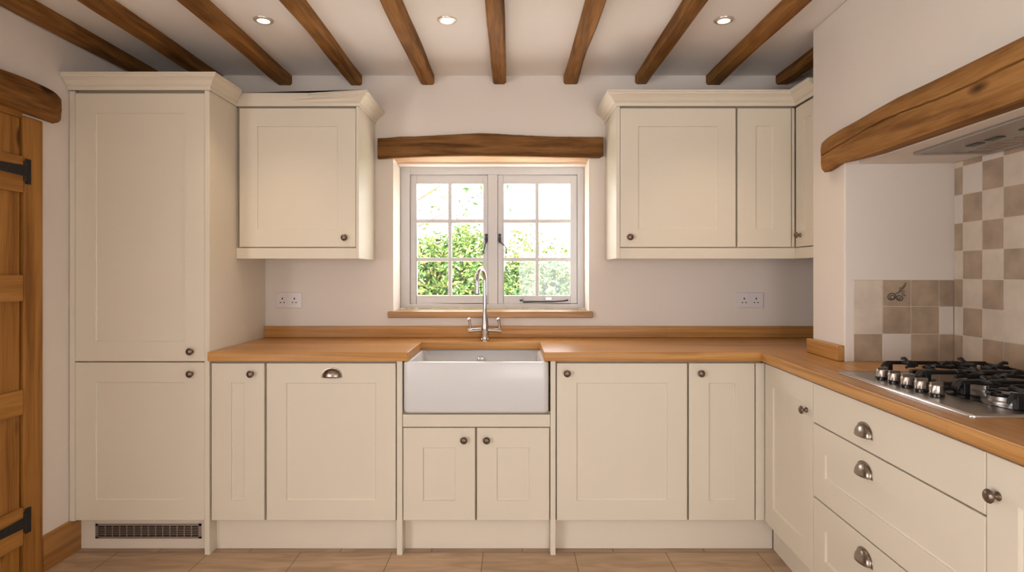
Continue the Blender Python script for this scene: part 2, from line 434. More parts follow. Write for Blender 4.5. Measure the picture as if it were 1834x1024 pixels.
# ---- base cabinets on the back run
def base(label, xl, xr, name='base_cabinet', z1=.8835, depth=.585):
    t = thing(name, label, 'cabinet', (bx(xl), YD, 0), 0, 'cream base cabinets on the back run')
    w = bx(xr) - bx(xl)
    MB().box(.001, w - .001, .0205, depth, .151, z1).build('body', 'carcass_shade', t)
    return t
B = lambda px, xl: bx(px) - bx(xl)
t = base('narrow cream base cabinet with one knob, between tall cabinet and cup handled door', 376.8, 475)
d = front(t, B(378.5, 376.8), B(473.5, 376.8), ZD0, ZD1); knob(d, B(451, 378.5), HC - (669 - VY) * K - ZD0)
t = base('wide cream base cabinet with a cup handle, left of the sink', 475, 710.5)
d = front(t, B(477, 475), B(708.8, 475), ZD0, ZD1); cup(d, B(594, 477), HC - (675.5 - VY) * K - ZD0)
t = base('cream sink cabinet with two small doors under the white sink', 711, 995.5, 'sink_cabinet', .652)
MB().box(0, B(720.8, 711), -.004, .585, 0, .884).build('side_panel', 'cream', t, bevel=.0015)
MB().box(B(985.7, 711), B(995, 711), -.004, .585, 0, .884).build('side_panel', 'cream', t, bevel=.0015)
MB().box(B(721.4, 711), B(985.2, 711), 0, .020, .5835, .640).build('rail', 'cream', t, bevel=.0015)
d = front(t, B(722, 711), B(851, 711), ZD0, .5795); knob(d, B(831, 722), HC - (787 - VY) * K - ZD0)
d = front(t, B(854, 711), B(984, 711), ZD0, .5795); knob(d, B(871.5, 854), HC - (787 - VY) * K - ZD0)
t = base('wide cream base cabinet with one knob at its top left, right of the sink', 995.5, 1232.5)
d = front(t, B(997, 995.5), B(1231, 995.5), ZD0, ZD1); knob(d, B(1015, 997), HC - (668 - VY) * K - ZD0)
t = base('narrow cream base cabinet with one knob, at the inside corner of the worktop', 1232.5, 1366)
d = front(t, B(1234, 1232.5), B(1352, 1232.5), ZD0, ZD1); knob(d, B(1254, 1234), HC - (668 - VY) * K - ZD0)
MB().box(B(1354, 1232.5), B(1370.4, 1232.5), .002, .020, ZD0, ZD1).build('corner_post', 'cream', t, bevel=.0015)

# plinth boards
def plinth(label, x0, x1):
    o = MB().box(0, x1 - x0, 0, .018, .0015, .149).build('plinth_board', 'plinth', loc=(x0, 2.785, 0)); return tag(o, label, 'plinth', 'cream plinth boards')
plinth('long cream plinth board on the floor below the cup handled cabinet', -1.3815, bx(711) - .001)
plinth('cream plinth board on the floor below the sink cabinet doors', bx(720.8) + .001, bx(985.7) - .001)
plinth('long cream plinth board on the floor right of the sink cabinet', bx(995) + .001, 1.2128)

# ---- right-hand run base cabinets (local x = s, local y = t)
TD = .025
def rbase(label, s0, s1, name='base_cabinet', cat='cabinet'):
    t = thing(name, label, cat, RR(s0, TD), RZ, 'cream base units under the hob run')
    MB().box(.001, s1 - s0 - .001, .0205, .20, .151, .8835).build('body', 'carcass_shade', t)
    return t
SA, SB, SC_, SD = -.034, .4595, 1.3285, 1.86
t = rbase('cream corner base cabinet with one knob, left of the three drawers', SA + .01, SB)
front(t, .006, SB - SA - .0125, ZD0, ZD1); d = [o for o in t.children if o.name.startswith('door')][0]
knob(d, .427, HC - .525 - ZD0)
t = rbase('cream drawer unit with three cup handled drawers below the gas hob', SB, SC_, 'drawer_unit', 'drawers')
wd = SC_ - SB
d = front(t, .0015, wd - .0015, .728, ZD1, 'drawer', None); cup(d, .355, .043)
d = front(t, .0015, wd - .0015, .4525, .7245, 'drawer'); cup(d, .355, .195)
d = front(t, .0015, wd - .0015, ZD0, .449, 'drawer'); cup(d, .355, .218)
t = rbase('cream base cabinet with one knob, cut by the right picture edge', SC_, SD)
d = front(t, .0015, SD - SC_ - .0015, ZD0, ZD1); knob(d, .036, .63)
o = MB().box(0, 1.96, 0, .018, .0015, .149).build('plinth_board', 'plinth', loc=RR(-.0815, TD + .062), rotz=RZ)
tag(o, 'shaded plinth board on the floor under the drawers', 'plinth', 'cream plinth boards')

# ------------------------------------------------------------------ worktop
wt = thing('worktop', 'L shaped oak worktop with a cutout around the sink', 'worktop', (0, 0, 0))
ZW0, ZW1 = .886, .927
SXL, SXR, SYB = -.474, .1425, 3.109
poly = [(-1.3815, 2.70), (SXL, 2.70), (SXL, SYB), (SXR, SYB), (SXR, 2.70), (1.123, 2.70)]
q0 = RR(-.0108, .236); qa = RR(-.026, .236); qb = RR(-.030, .694)
poly += [(q0.x, 2.70), (qa.x, qa.y), (qb.x, qb.y), (1.845, 3.3385), (-1.3815, 3.3385)]
M['oak_front'] = M['oak_x']
MB().prism([(x + 1.3815, y - 2.70) for x, y in poly], ZW0, ZW1).build('counter_slab', 'oak_x', wt, (-1.3815, 2.70, 0), bevel=.003)
pr = [(.0004, 0), (1.90, 0), (1.90, .236), (1.616, .236), (1.616, .663), (.2665, .663), (.2665, .236), (-.0100, .236)]
MB().prism(pr, ZW0, ZW1).build('counter_slab', 'oak_x', wt, P0, RZ, bevel=.003)

o = MB().box(0, 1.842 + 1.3815, 0, .020, 0, .062).build('upstand', 'oak_x', loc=(-1.3815, 3.318, .928), bevel=.002)
tag(o, 'long low oak upstand along the back wall behind sink and tap', 'upstand', 'oak upstands')
o = MB().box(0, .284, 0, .027, 0, .062).build('upstand', 'oak_x', loc=RR(-.022, .2115, .928), rotz=RZ, bevel=.002)
tag(o, 'short oak upstand on the worktop against the white chimney breast', 'upstand', 'oak upstands')

# ------------------------------------------------------------------ sink
def rrect(x0, x1, y0, y1, z, r, n=5):
    pts = []
    for cx, cy, a0 in ((x1 - r, y1 - r, 0), (x0 + r, y1 - r, 90), (x0 + r, y0 + r, 180), (x1 - r, y0 + r, 270)):
        for i in range(n + 1):
            a = R(a0 + 90 * i / n); pts.append((cx + r * math.cos(a), cy + r * math.sin(a), z))
    return pts
sk = thing('sink', 'white ceramic butler sink set in the worktop under the window', 'sink', (-.165, 2.92, .6535))
ax, ay0, ay1, hh = .3285, -.232, .232, .2315
lo = [rrect(-ax + .012, ax - .012, ay0 + .012, ay1 - .012, 0, .02), rrect(-ax + .004, ax - .004, ay0 + .004, ay1 - .004, .004, .024),
      rrect(-ax, ax, ay0, ay1, .014, .026), rrect(-ax, ax, ay0, ay1, hh - .008, .026), rrect(-ax + .002, ax - .002, ay0 + .002, ay1 - .002, hh - .002, .025),
      rrect(-ax + .008, ax - .008, ay0 + .008, ay1 - .008, hh, .022)]
tw = .034
lo += [rrect(-ax + tw - .006, ax - tw + .006, ay0 + tw - .012, ay1 - tw + .012, hh, .03), rrect(-ax + tw, ax - tw, ay0 + tw - .006, ay1 - tw + .006, hh - .006, .03),
       rrect(-ax + tw + .006, ax - tw - .006, ay0 + tw, ay1 - tw, .05, .04), rrect(-ax + tw + .03, ax - tw - .03, ay0 + tw + .03, ay1 - tw - .03, .03, .03)]
MB().rings(lo).build('basin', 'ceramic', sk, smooth=True, angle=50)
MB().lathe([(.0, .004), (.016, .004), (.020, .002), (.021, 0), (.0, 0)], (.0, ay1 - tw + .002, .178), '-Y').build('overflow', 'chrome', sk, smooth=True)
MB().lathe([(.0, .0), (.040, .0), (.044, .003), (.036, .005), (.018, .002), (.0, .002)], (0, 0, .0302)).build('waste', 'chrome', sk, smooth=True)

# ------------------------------------------------------------------ tap
tp = thing('tap', 'tall chrome swan neck mixer tap with two lever handles behind the sink', 'tap', (-.148, 3.19, ZW1 + .0005))
MB().lathe([(.0, 0), (.026, 0), (.026, .006), (.0205, .010), (.0195, .030), (.0215, .036), (.0215, .072), (.0208, .080), (.0180, .105), (.0145, .135), (.0100, .170), (.0, .170)], n=28).build('tap_body', 'chrome', tp, smooth=True)
dv = Vector((-.30, -.954, 0)).normalized(); rad = .058; zc = .318
pts = [(0, 0, .14), (0, 0, .2), (0, 0, .26), (0, 0, zc)]
for i in range(1, 13):
    a = math.pi * i / 12; p = dv * rad * (1 - math.cos(a)); pts.append((p.x, p.y, zc + rad * math.sin(a)))
p = dv * 2 * rad; pts += [(p.x, p.y, zc - .02), (p.x, p.y, zc - .045)]
MB().tube(pts, [.0098] * (len(pts) - 1) + [.0098], 16).build('spout', 'chrome', tp, smooth=True, angle=50)
MB().tube([(p.x, p.y, zc - .043), (p.x, p.y, zc - .066)], .0118, 16).build('aerator', 'chrome', tp, smooth=True, angle=50)
for sg in (-1, 1):
    b = MB(); b.tube([(sg * .016, 0, .054), (sg * .045, 0, .052), (sg * .070, 0, .050)], [.0125, .0115, .0115], 16)
    b.tube([(sg * .069, 0, .050), (sg * .088, 0, .050)], .0135, 16)
    h = b.build('valve_arm', 'chrome', tp, smooth=True, angle=45)
    tip = sg * .074 if sg > 0 else sg * .082
    MB().tube([(sg * .080, 0, .056), (sg * .079, -.004, .085), (tip, -.008, .108), (tip - .004, -.012, .116)], [.0078, .0066, .0082, .0070], 12).build('lever', 'chrome', h, smooth=True, angle=50)

# ------------------------------------------------------------------ wall cabinets
YW = 2.985; KW = YW / F
def wx(px): return (px - VX) * KW
ZU0, ZU1 = HC + (VY - 442.5) * KW, HC + (VY - 193.5) * KW
CB = 2.1185
def wallcab(label, x0, w, rot=0., loc=None, depth=.345, off=.0205):
    t = thing('wall_cabinet', label, 'cabinet', loc or (x0, YW, 1.358), rot, 'cream wall cabinets')
    MB().box(.001, w - .001, off, depth, ZU0 - 1.358 - .001, CB - 1.358 + .06).build('body', 'carcass_shade', t)
    return t
zo = 1.358
# left of the window
x0 = -1.3815; xe = -.7685
t = wallcab('cream wall cabinet with one knob, left of the window', x0, xe - x0 - .022)
MB().box(xe - x0 - .0145, xe - x0, -.002, .352, 0, CB - zo - .0005).build('end_panel', 'cream', t, bevel=.0015)
d = front(t, wx(428.5) - x0, wx(637) - x0, ZU0 - zo, ZU1 - zo); knob(d, wx(618) - wx(428.5), HC + (VY - 426) * KW - ZU0)
MB().sweep(CORNICE, [(-.0, -.002), (xe - x0, -.002), (xe - x0, .353)], CB - zo, m0=(1, 1)).build('cornice', 'cream', t)
MB().sweep(PEL, [(0, 0), (xe - x0 - .015, 0)], 0).build('light_pelmet', 'cream', t)
# right of the window: wide unit, narrow unit, return unit
x0 = .519; xm = wx(1319.5); xc = 1.4135
t = wallcab('wide cream wall cabinet with one knob, right of the window', x0, xm - x0)
MB().box(0, .0175, -.002, .352, 0, CB - zo - .0005).build('end_panel', 'cream', t, bevel=.0015)
d = front(t, wx(1110.5) - x0, wx(1318) - x0, ZU0 - zo, ZU1 - zo); knob(d, wx(1127.5) - wx(1110.5), HC + (VY - 425) * KW - ZU0)
MB().sweep(CORNICE, [(0, .353), (0, -.002), (xm - x0, -.002)], CB - zo).build('cornice', 'cream', t)
MB().sweep(PEL, [(.018, 0), (xm - x0, 0)], 0).build('light_pelmet', 'cream', t)
t = wallcab('narrow cream wall cabinet without a knob, at the right corner of the wall', xm, xc - xm - .002)
front(t, wx(1321) - xm, wx(1417.5) - xm, ZU0 - zo, ZU1 - zo)
MB().box(wx(1419) - xm, xc - xm - .001, .002, .02, ZU0 - zo, ZU1 - zo).build('filler_strip', 'cream', t, bevel=.0015)
MB().sweep(CORNICE, [(0, -.002), (xc - xm - .0, -.002)], CB - zo, m1=(-1, -1)).build('cornice', 'cream', t)
MB().sweep(PEL, [(0, 0), (xc - xm, 0)], 0, m1=(-1, -1)).build('light_pelmet', 'cream', t)
wl = .235
t = wallcab('cream return wall cabinet with one knob, half hidden behind the chimney breast', 0, wl, -math.pi / 2, (xc, YW - .001, 1.358), .36, .0205)
d = front(t, .004, wl - .002, ZU0 - zo, ZU1 - zo, fr=.075); knob(d, .050, HC + (VY - 421) * 2.92 / F - ZU0)
MB().sweep(CORNICE, [(0, 0), (wl, 0)], CB - zo, m0=(1, -1)).build('cornice', 'cream', t)
MB().sweep(PEL, [(0, 0), (wl, 0)], 0, m0=(1, -1)).build('light_pelmet', 'cream', t)

# ------------------------------------------------------------------ sockets
def socket(x0, label):
    t = thing('wall_socket', label, 'socket', (x0, YB - .0005, 1.0905), 0, 'white double sockets')
    MB().box(0, .147, -.009, 0, 0, .087).build('face_plate', 'plastic', t, bevel=.003)
    for cx in (.040, .107):
        b = MB()
        b.box(cx - .003, cx + .003, -.0098, -.0088, .047, .058)
        b.box(cx - .014, cx - .006, -.0098, -.0088, .028, .033); b.box(cx + .006, cx + .014, -.0098, -.0088, .028, .033)
        b.build('pin_slots', 'dark', t)
    for cx in (.066, .081):
        MB().box(cx - .0048, cx + .0048, -.0125, -.0088, .058, .076).build('rocker_switch', 'plastic', t, bevel=.001)
socket((494 - VX) * YB / F, 'white double socket on the wall under the left wall cabinet')
socket((1319 - VX) * YB / F, 'white double socket on the wall under the right wall cabinets')

# ------------------------------------------------------------------ window
YG = 3.56; KG = YG / F
def gx(px): return (px - VX) * KG
def gz(py): return HC - (py - VY) * KG
win = bpy.data.objects.new('window_1', None); C.objects.link(win); win.location = (0, YG, 1.073); struct(win)
def gl(z): return gz(z) - 1.073
fl, fr_ = WX0 + .001, WX1 - .001
b = MB()
b.box(fl, gx(734), 0, .07, .001, WZ1 - 1.074); b.box(gx(1034.5), fr_, 0, .07, .001, WZ1 - 1.074)
b.box(gx(734), gx(1034.5), 0, .07, gl(312.5), WZ1 - 1.074); b.box(gx(734), gx(1034.5), 0, .07, .001, gl(544))
b.box(gx(874), gx(891), 0, .07, gl(544), gl(312.5))
b.build('window_frame', 'white', win, bevel=.002)
def casement(x0, x1, cols, name='casement'):
    rows = [(328.6, 392), (398.7, 461), (467.7, 529)]
    b = MB(); y0, y1 = .012, .055
    xo0, xo1 = gx(x0), gx(x1); zo1, zo0 = gl(312.9), gl(543.6)
    stp = MB()   # rebate stop behind the casement edge
    stp.box(xo0 - .012, xo0 + .02, .056, .069, zo0 - .012, zo1 + .014); stp.box(xo1 - .02, xo1 + .012, .056, .069, zo0 - .012, zo1 + .014)
    stp.box(xo0, xo1, .056, .069, zo1 - .02, zo1 + .014); stp.box(xo0, xo1, .056, .069, zo0 - .012, zo0 + .02)
    stp.build('rebate_stop', 'white', win)
    gx0_, gx1_ = gx(cols[0][0]), gx(cols[1][1]); gz1_, gz0_ = gl(rows[0][0]), gl(rows[2][1])
    b.box(xo0, gx0_, y0, y1, zo0, zo1); b.box(gx1_, xo1, y0, y1, zo0, zo1)
    b.box(gx0_, gx1_, y0, y1, gz1_, zo1); b.box(gx0_, gx1_, y0, y1, zo0, gz0_)
    c = b.build(name, 'white', win, bevel=.0025)
    g = MB(); g.box(gx(cols[0][1]), gx(cols[1][0]), y0 + .006, y1 - .01, gz0_, gz1_)
    for (a, b_), (c_, d_) in zip(rows, rows[1:]):
        g.box(gx0_, gx(cols[0][1]), y0 + .006, y1 - .01, gl(c_), gl(b_)); g.box(gx(cols[1][0]), gx1_, y0 + .006, y1 - .01, gl(c_), gl(b_))
    g.build('glazing_bars', 'white', c, bevel=.0025)
    p = MB(); yy = .036
    for cc in cols:
        for rr in rows:
            p.box(gx(cc[0]), gx(cc[1]), yy, yy + .003, gl(rr[1]), gl(rr[0]))
    p.build('pane', 'glass', c)
    return c
c1 = casement(734.4, 873.6, [(745.5, 802), (808.5, 865.5)])
c2 = casement(891.4, 1034.1, [(902, 959), (965.5, 1022)])
def latch(c, x, side):
    b = MB()
    X = gx(x)
    b.rings([[(X + dx, y, z) for dx, z in ((-.008, gl(432)), (0, gl(436)), (.008, gl(432)), (.009, gl(426)), (.005, gl(424)), (.009, gl(421)), (.006, gl(418.5)), (-.006, gl(418.5)), (-.009, gl(421)), (-.005, gl(424)), (-.009, gl(426)))] for y in (-.003, .0115)])
    ex = gx(866.5) if side < 0 else gx(907)
    mid = [(X, -.012, gl(431)), (X + (ex - X) * .35, -.022, gl(436)), (X + (ex - X) * (.5 if side < 0 else .85), -.026, gl(441)), (ex, -.026, gl(450)), (ex - .001 * side, -.026, gl(454.5))]
    b.tube([(X, .004, gl(431)), (X, -.014, gl(431))], .006, 10)
    b.tube(mid, [.0042, .0036, .0034, .0034, .0050], 10)
    b.build('window_latch', 'latch', c, smooth=True, angle=45)
latch(c1, 871, -1); latch(c2, 895, 1)
b = MB()
b.tube([(gx(937), -.008, gl(540.5)), (gx(960), -.010, gl(540)), (gx(990), -.010, gl(540)), (gx(1010), -.010, gl(538.5)), (gx(1017.5), -.010, gl(537))], [.0055, .0045, .004, .0042, .0055], 10)
b.tube([(gx(937), .011, gl(539.5)), (gx(937), -.012, gl(539.5))], .004, 8)
b.lathe([(.0, .026), (.004, .026), (.0085, .020), (.0085, .014), (.004, .010), (.004, -.004), (.0, -.004)], (gx(933), .010, gl(537)), '-Y')
st = b.build('casement_stay', 'latch', c2, smooth=True, angle=45)
MB().box(gx(977), gx(988), -.006, .0115, gl(537.5), gl(532.5)).build('stay_rest', 'knob_metal', st, bevel=.002)
# white packing above the frame, sill and lintel
o = MB().box(-.692, .446, 3.306, YB + .219, 1.0365, 1.0725)
o = o.build('window_sill', 'oak_sill', bevel=.006, seg=3); tag(o, 'oak sill board at the foot of the window', 'sill')

def lerp(pts, x):
    for (a, b), (c, d) in zip(pts, pts[1:]):
        if x <= c:
            f = (x - a) / (c - a); f = f * f * (3 - 2 * f) if False else f
            return b + (d - b) * f
    return pts[-1][1]
KL = 3.305 / F
top = [(676, 247), (700, 246), (715, 244), (740, 244), (800, 241), (840, 238.6), (865, 238), (890, 239), (940, 242), (1000, 244.3), (1081, 244.6)]
bot = [(676, 283.5), (706, 282), (740, 280.2), (800, 278.6), (860, 278), (920, 279), (1000, 280.5), (1050, 281.5), (1076, 281.5), (1081, 278)]
b = MB(); lo = []
rnd = random.Random(4)
for i in range(61):
    px = 676 + 405 * i / 60; X = (px - VX) * KL; zt = HC + (VY - lerp(top, px)) * KL; zb = HC + (VY - lerp(bot, px)) * KL
    j = lambda a: rnd.uniform(-a, a)
    lo.append([(X, 3.3385, zt), (X, 3.312, zt + j(.0006)), (X, 3.306, zt - .006), (X, 3.304 + j(.0012), (zt + zb) / 2), (X, 3.305, zb + .006), (X, 3.310, zb), (X, 3.3385, zb)])
b.rings(lo)
lt = b.build('timber_lintel', 'lintel', smooth=True, angle=40)
tag(lt, 'gently arched brown oak lintel over the kitchen window', 'lintel')
b = MB(); lo = []
for i in range(41):
    X = WX0 + .003 + (WX1 - WX0 - .006) * i / 40; px = X / KL + VX
    zb = HC + (VY - lerp(bot, px)) * KL
    e = min(1, min(i, 40 - i) / 2.); dz = (1 - e) * .004
    lo.append([(X, 3.3400, zb + .0005), (X, 3.462, HC + (VY - 291) * 3.462 / F - dz), (X, 3.462, WZ1 - .0005), (X, 3.3400, WZ1 - .0005)])
b.rings(lo).build('lit_underside', 'lintel_under_lit', lt, smooth=True, angle=40)
b = MB().box(WX0 + .0005, WX1 - .0005, 3.4625, 3.5595, WZ1 - .030, WZ1 - .0005)
struct(b.build('trim_1', 'wall'))

# ------------------------------------------------------------------ door, frame, lintel on the left
dr = bpy.data.objects.new('door_1', None); C.objects.link(dr); dr.location = (XL, 2.03, 0); struct(dr)
b = MB()
yb = [-.395, -.30, -.205, -.105, 0, .10, .20, .31, .418]
for a, c in zip(yb, yb[1:]):
    b.box(-.022, .010, a + .001, c - .001, .003, DZ - .0125)
b.box(-.033, -.0225, -.396, .418, .003, DZ - .0125)
b.build('plank_panel', 'pine_z', dr, bevel=.004)
for z0, z1 in ((1.615, 1.765), (1.17, 1.278), (.707, .808), (.172, .326)):
    MB().box(.0105, .027, -.388, .416, z0, z1).build('ledge', 'pine_y', dr, bevel=.004)
b = MB(); b.box(-.06, .020, .428, .528, 0, 1.935); b.box(-.07, -.036, .395, .4285, 0, 1.935)
b.build('door_post', 'pine_z', dr, bevel=.008, seg=3)
MB().box(-.06, .014, -.41, .4275, DZ - .012, DZ + .028).build('door_head', 'pine_y', dr, bevel=.004)
MB().box(-.07, .020, -.52, -.398, 0, 1.935).build('door_post', 'pine_z', dr, bevel=.008, seg=3)
def hinge(z, sl):
    b = MB()
    b.box(.0205, .0245, .429, .458, z - .052, z + .052)
    b.tube([(.024, .4235, z - .04), (.024, .4235, z + .04)], .0065, 10)
    lo = []
    for f in range(11):
        y = .424 - .37 * f / 10; hw = .022 - .012 * f / 10 if f < 9 else .016
        if f == 10: hw = .004
        lo.append([(.0275, y, z - hw), (.0275, y, z + hw), (.0320, y, z + hw), (.0320, y, z - hw)])
    b.rings(lo)
    b.build('strap_hinge', 'iron', dr, bevel=.0015)
hinge(1.705, 0); hinge(.262, 0)
b = MB(); lo = []; rnd = random.Random(8)
for i in range(41):
    y = 1.40 + (2.632 - 1.40) * i / 40; f = i / 40
    zt = 2.085 + .006 * math.sin(f * 9) - (.010 if f < .8 else .010 + .012 * ((f - .8) / .2) ** 2)
    zb = 1.947 + .003 * math.sin(f * 7 + 1) - (.006 * max(0, (f - .75) / .25))
    e = .018 if i == 40 else (.006 if i == 39 else 0)
    lo.append([(XL + .001, y, zt), (XL + .048 - e, y, zt - .002), (XL + .058 - e, y, zt - .014), (XL + .060 - e + rnd.uniform(-.001, .001), y, (zt + zb) / 2), (XL + .056 - e, y, zb + .008 + e * .4), (XL + .046 - e, y, zb + e * .3), (XL + .001, y, zb)])
b.rings(lo)
tag(b.build('timber_lintel', 'beam', smooth=True, angle=40), 'rough dark oak lintel over the pine door at the left edge', 'lintel')
b = MB(); b.rings([[(XL + x, y, z) for x, z in ((.0005, .0005), (.019, .0005), (.019, .135), (.014, .148), (.0005, .152))] for y in (2.5605, 2.783)])
struct(b.build('baseboard_left', 'skirting'))

# ------------------------------------------------------------------ mantel beam over the alcove
b = MB(); lo = []; rnd = random.Random(21)
tops = [(.128, 1.835), (.150, 1.846), (.19, 1.853), (.30, 1.860), (.42, 1.862), (.55, 1.868), (.70, 1.872), (.9, 1.868), (1.15, 1.866), (1.5, 1.864), (1.75, 1.858)]
bots = [(.128, 1.735), (.150, 1.712), (.19, 1.716), (.262, 1.728), (.33, 1.724), (.45, 1.718), (.7, 1.716), (1.0, 1.715), (1.3, 1.715), (1.75, 1.722)]
crk = [(.128, 1.782), (.25, 1.792), (.40, 1.802), (.55, 1.812), (.65, 1.814), (.80, 1.809), (.95, 1.801), (1.05, 1.800), (1.25, 1.806), (1.75, 1.79)]
SS = [.128, .140, .155, .175, .20, .23, .2625, .2635] + [.29 + i * .034 for i in range(40)]
SS = [s for s in SS if s < 1.618]
for s in SS:
    zt = lerp(tops, s); zb = lerp(bots, s); zk = lerp(crk, s) + rnd.uniform(-.0012, .0012)
    tf = .196 - .020 * (s - .16) + (.014 if s < .13 else .004 if s < .145 else 0)
    inside = s > .263
    tb = .2385 if not inside else .2965
    ck = .0016 + .0008 * math.sin(s * 23); r1 = lambda: rnd.uniform(-.0012, .0012)
    zr = zb + (.016 if inside else .004)
    lo.append([(s, .2385, zt), (s, tf + .012, zt), (s, tf + .002, zt - .010), (s, tf + r1(), (zt + zk) / 2), (s, tf + .0005, zk + ck + .002), (s, tf + .012, zk), (s, tf + .0005, zk - ck - .002),
               (s, tf + r1(), (zb + zk) / 2), (s, tf + .003, zb + .012), (s, tf + .014, zb), (s, tb, zr), (s, tb, 1.7580 if inside else zr + .004), (s, .2385, 1.7580 if inside else zr + .008)])
b.rings(lo)
o = b.build('mantel_beam', 'mantel', loc=P0, rotz=RZ, smooth=True, angle=32)
tag(o, 'cracked brown oak mantel beam across the chimney alcove above the hob', 'beam')

# ------------------------------------------------------------------ tiles
def tiles(name, label, boxes, base_boxes, extra=None):
    t = thing(name, label, 'tiles', RR(.2625, .40, .928), RZ, 'tiled splashbacks')
    o = Vector((.2625, .40, .928))
    b = MB()
    for q in base_boxes: b.box(q[0] - o.x, q[1] - o.x, q[2] - o.y, q[3] - o.y, q[4] - o.z, q[5] - o.z, 0)
    for q in boxes: b.box(q[0] - o.x, q[1] - o.x, q[2] - o.y, q[3] - o.y, q[4] - o.z, q[5] - o.z, q[6])
    m = b.build('tile_panel', ['grout', 'tile_light', 'tile_tan', 'tile_pale'], t, bevel=.0012)
    return t, o
tb_ = [.272, .386, .498, .608, .6655]; zr_ = [.9285, 1.0395, 1.150, 1.258]
pat = [[2, 3, 2, 2], [1, 2, 2, 3], [1, 2, 2, 2]]     # from the bottom row up
bx_ = []
for r_ in range(3):
    for c_ in range(4):
        bx_.append((.2628, .2688, tb_[c_] + .0012, tb_[c_ + 1] - .0012, zr_[r_] + .0012, zr_[r_ + 1] - .0012, pat[r_][c_]))
t, o0 = tiles('tile_splashback', 'low splashback of three tile rows on the far side of the hob alcove', bx_, [(.2625, .2672, tb_[0], tb_[-1], zr_[0], zr_[-1])])
# drawn sprig on one tile
b = MB(); cx, cz = (tb_[1] + tb_[2]) / 2 - o0.y, (zr_[2] + zr_[3]) / 2 - o0.z; xf = .2689 - o0.x
def stroke(pts, r): b.tube([(xf + .0004, cx + p, cz + q) for p, q in pts], r, 6)
def oval(px, pz, a, c, rot, r):
    stroke([(px + a * math.cos(k) * math.cos(rot) - c * math.sin(k) * math.sin(rot), pz + a * math.cos(k) * math.sin(rot) + c * math.sin(k) * math.cos(rot)) for k in [2 * math.pi * i / 14 for i in range(15)]], r)
oval(-.020, -.014, .016, .013, .3, .0024); oval(-.018, -.016, .009, .007, .2, .0022); oval(.010, -.020, .013, .010, -.3, .0022); oval(.008, -.022, .006, .004, 0, .0018)
stroke([(-.010, -.004), (.004, .004), (.018, .014), (.030, .032)], .0012)
for k, (p, q, an) in enumerate(((.006, .002, .5), (.014, .016, 1.5), (.022, .008, -.2), (.026, .024, .9), (.032, .034, 1.2), (.026, -.006, -.6))):
    oval(p, q, .008, .0032, an, .0012)
plabel(b.build('tile_motif', 'motif', t), 'dark drawn sprig on a taupe tile')
cols = [.2695, .318] + [.318 + .1035 * i for i in range(1, 13)]
cols = [c for c in cols if c < 1.60] + [1.6185]
rows = [.9285 + .111 * i for i in range(8)] + [1.7275]
bx_ = []
for r_ in range(len(rows) - 1):
    for c_ in range(len(cols) - 1):
        k = 1 if (c_ + r_) % 2 == 1 else 2
        if (c_, r_) == (3, 1): k = 1
        if (c_, r_) == (3, 0): k = 2
        if k == 1 and (c_ * 7 + r_ * 3) % 5 == 0: k = 3
        bx_.append((cols[c_] + .0012, cols[c_ + 1] - .0012, .6655, .6712, rows[r_] + .0012, rows[r_ + 1] - .0012, k))
tiles('tile_splashback', 'tall chequered wall of cream and taupe tiles behind the gas hob', bx_, [(cols[0], cols[-1], .667, .6715, rows[0], rows[-1])])

# ------------------------------------------------------------------ extractor hood
hd = thing('extractor_hood', 'grey built in extractor hood in the alcove ceiling above the hob', 'extractor hood', RR(.90, .495, 1.7275), RZ - R(1.5))
hx, hy = .405, .135
def ring_box(b, x, y, w, z0, z1):
    b.box(-x, x, -y, -y + w, z0, z1); b.box(-x, x, y - w, y, z0, z1); b.box(-x, -x + w, -y + w, y - w, z0, z1); b.box(x - w, x, -y + w, y - w, z0, z1)
b = MB(); ring_box(b, hx, hy, .018, -.010, 0); b.build('rim', 'hood', hd, bevel=.003)
MB().box(-hx + .0182, hx - .0182, -hy + .0182, .03, -.007, 0).build('fascia_panel', 'hood', hd, bevel=.001)
b = MB(); b.box(-hx + .0182, hx - .0182, .0305, hy - .0182, -.005, 0)
for i in range(18): 
    x = -hx + .04 + i * (2 * hx - .08) / 17; b.box(x - .006, x + .006, .036, hy - .026, -.0065, -.0048)
b.build('grease_filter', 'grille', hd)
for x in (-.235, -.145, .0):
    MB().box(x - .030, x + .030, -.045, -.018, -.0105, -.0072).build('slider_control', 'hood_dark', hd, bevel=.002)

# ------------------------------------------------------------------ gas hob
hb = thing('gas_hob', 'stainless steel gas hob with black pan supports set in the oak worktop', 'hob', RR(.56, .066, ZW1 + .0005), RZ)
HL, HW = .66, .505
lo = [rrect(0, HL, 0, HW, 0, .012, 3), rrect(0, HL, 0, HW, .004, .012, 3), rrect(.004, HL - .004, .004, HW - .004, .0075, .010, 3), rrect(.010, HL - .010, .010, HW - .010, .0080, .008, 3)]
MB().rings(lo).build('hob_plate', 'steel', hb, smooth=True, angle=30)
b = MB(); ring_box_pts = [(0, 0), (HL, 0), (HL, HW), (0, HW)]
e = .0035
b.rings([rrect(-.001, HL + .001, -.001, HW + .001, .0002, .013, 3), rrect(-.001, HL + .001, -.001, HW + .001, .0046, .013, 3), rrect(.0045, HL - .0045, .0045, HW - .0045, .0086, .010, 3), rrect(.0055, HL - .0055, .0055, HW - .0055, .0082, .010, 3)], cap0=False, cap1=False)
b.build('rolled_edge', 'steel_edge', hb, smooth=True, angle=60)
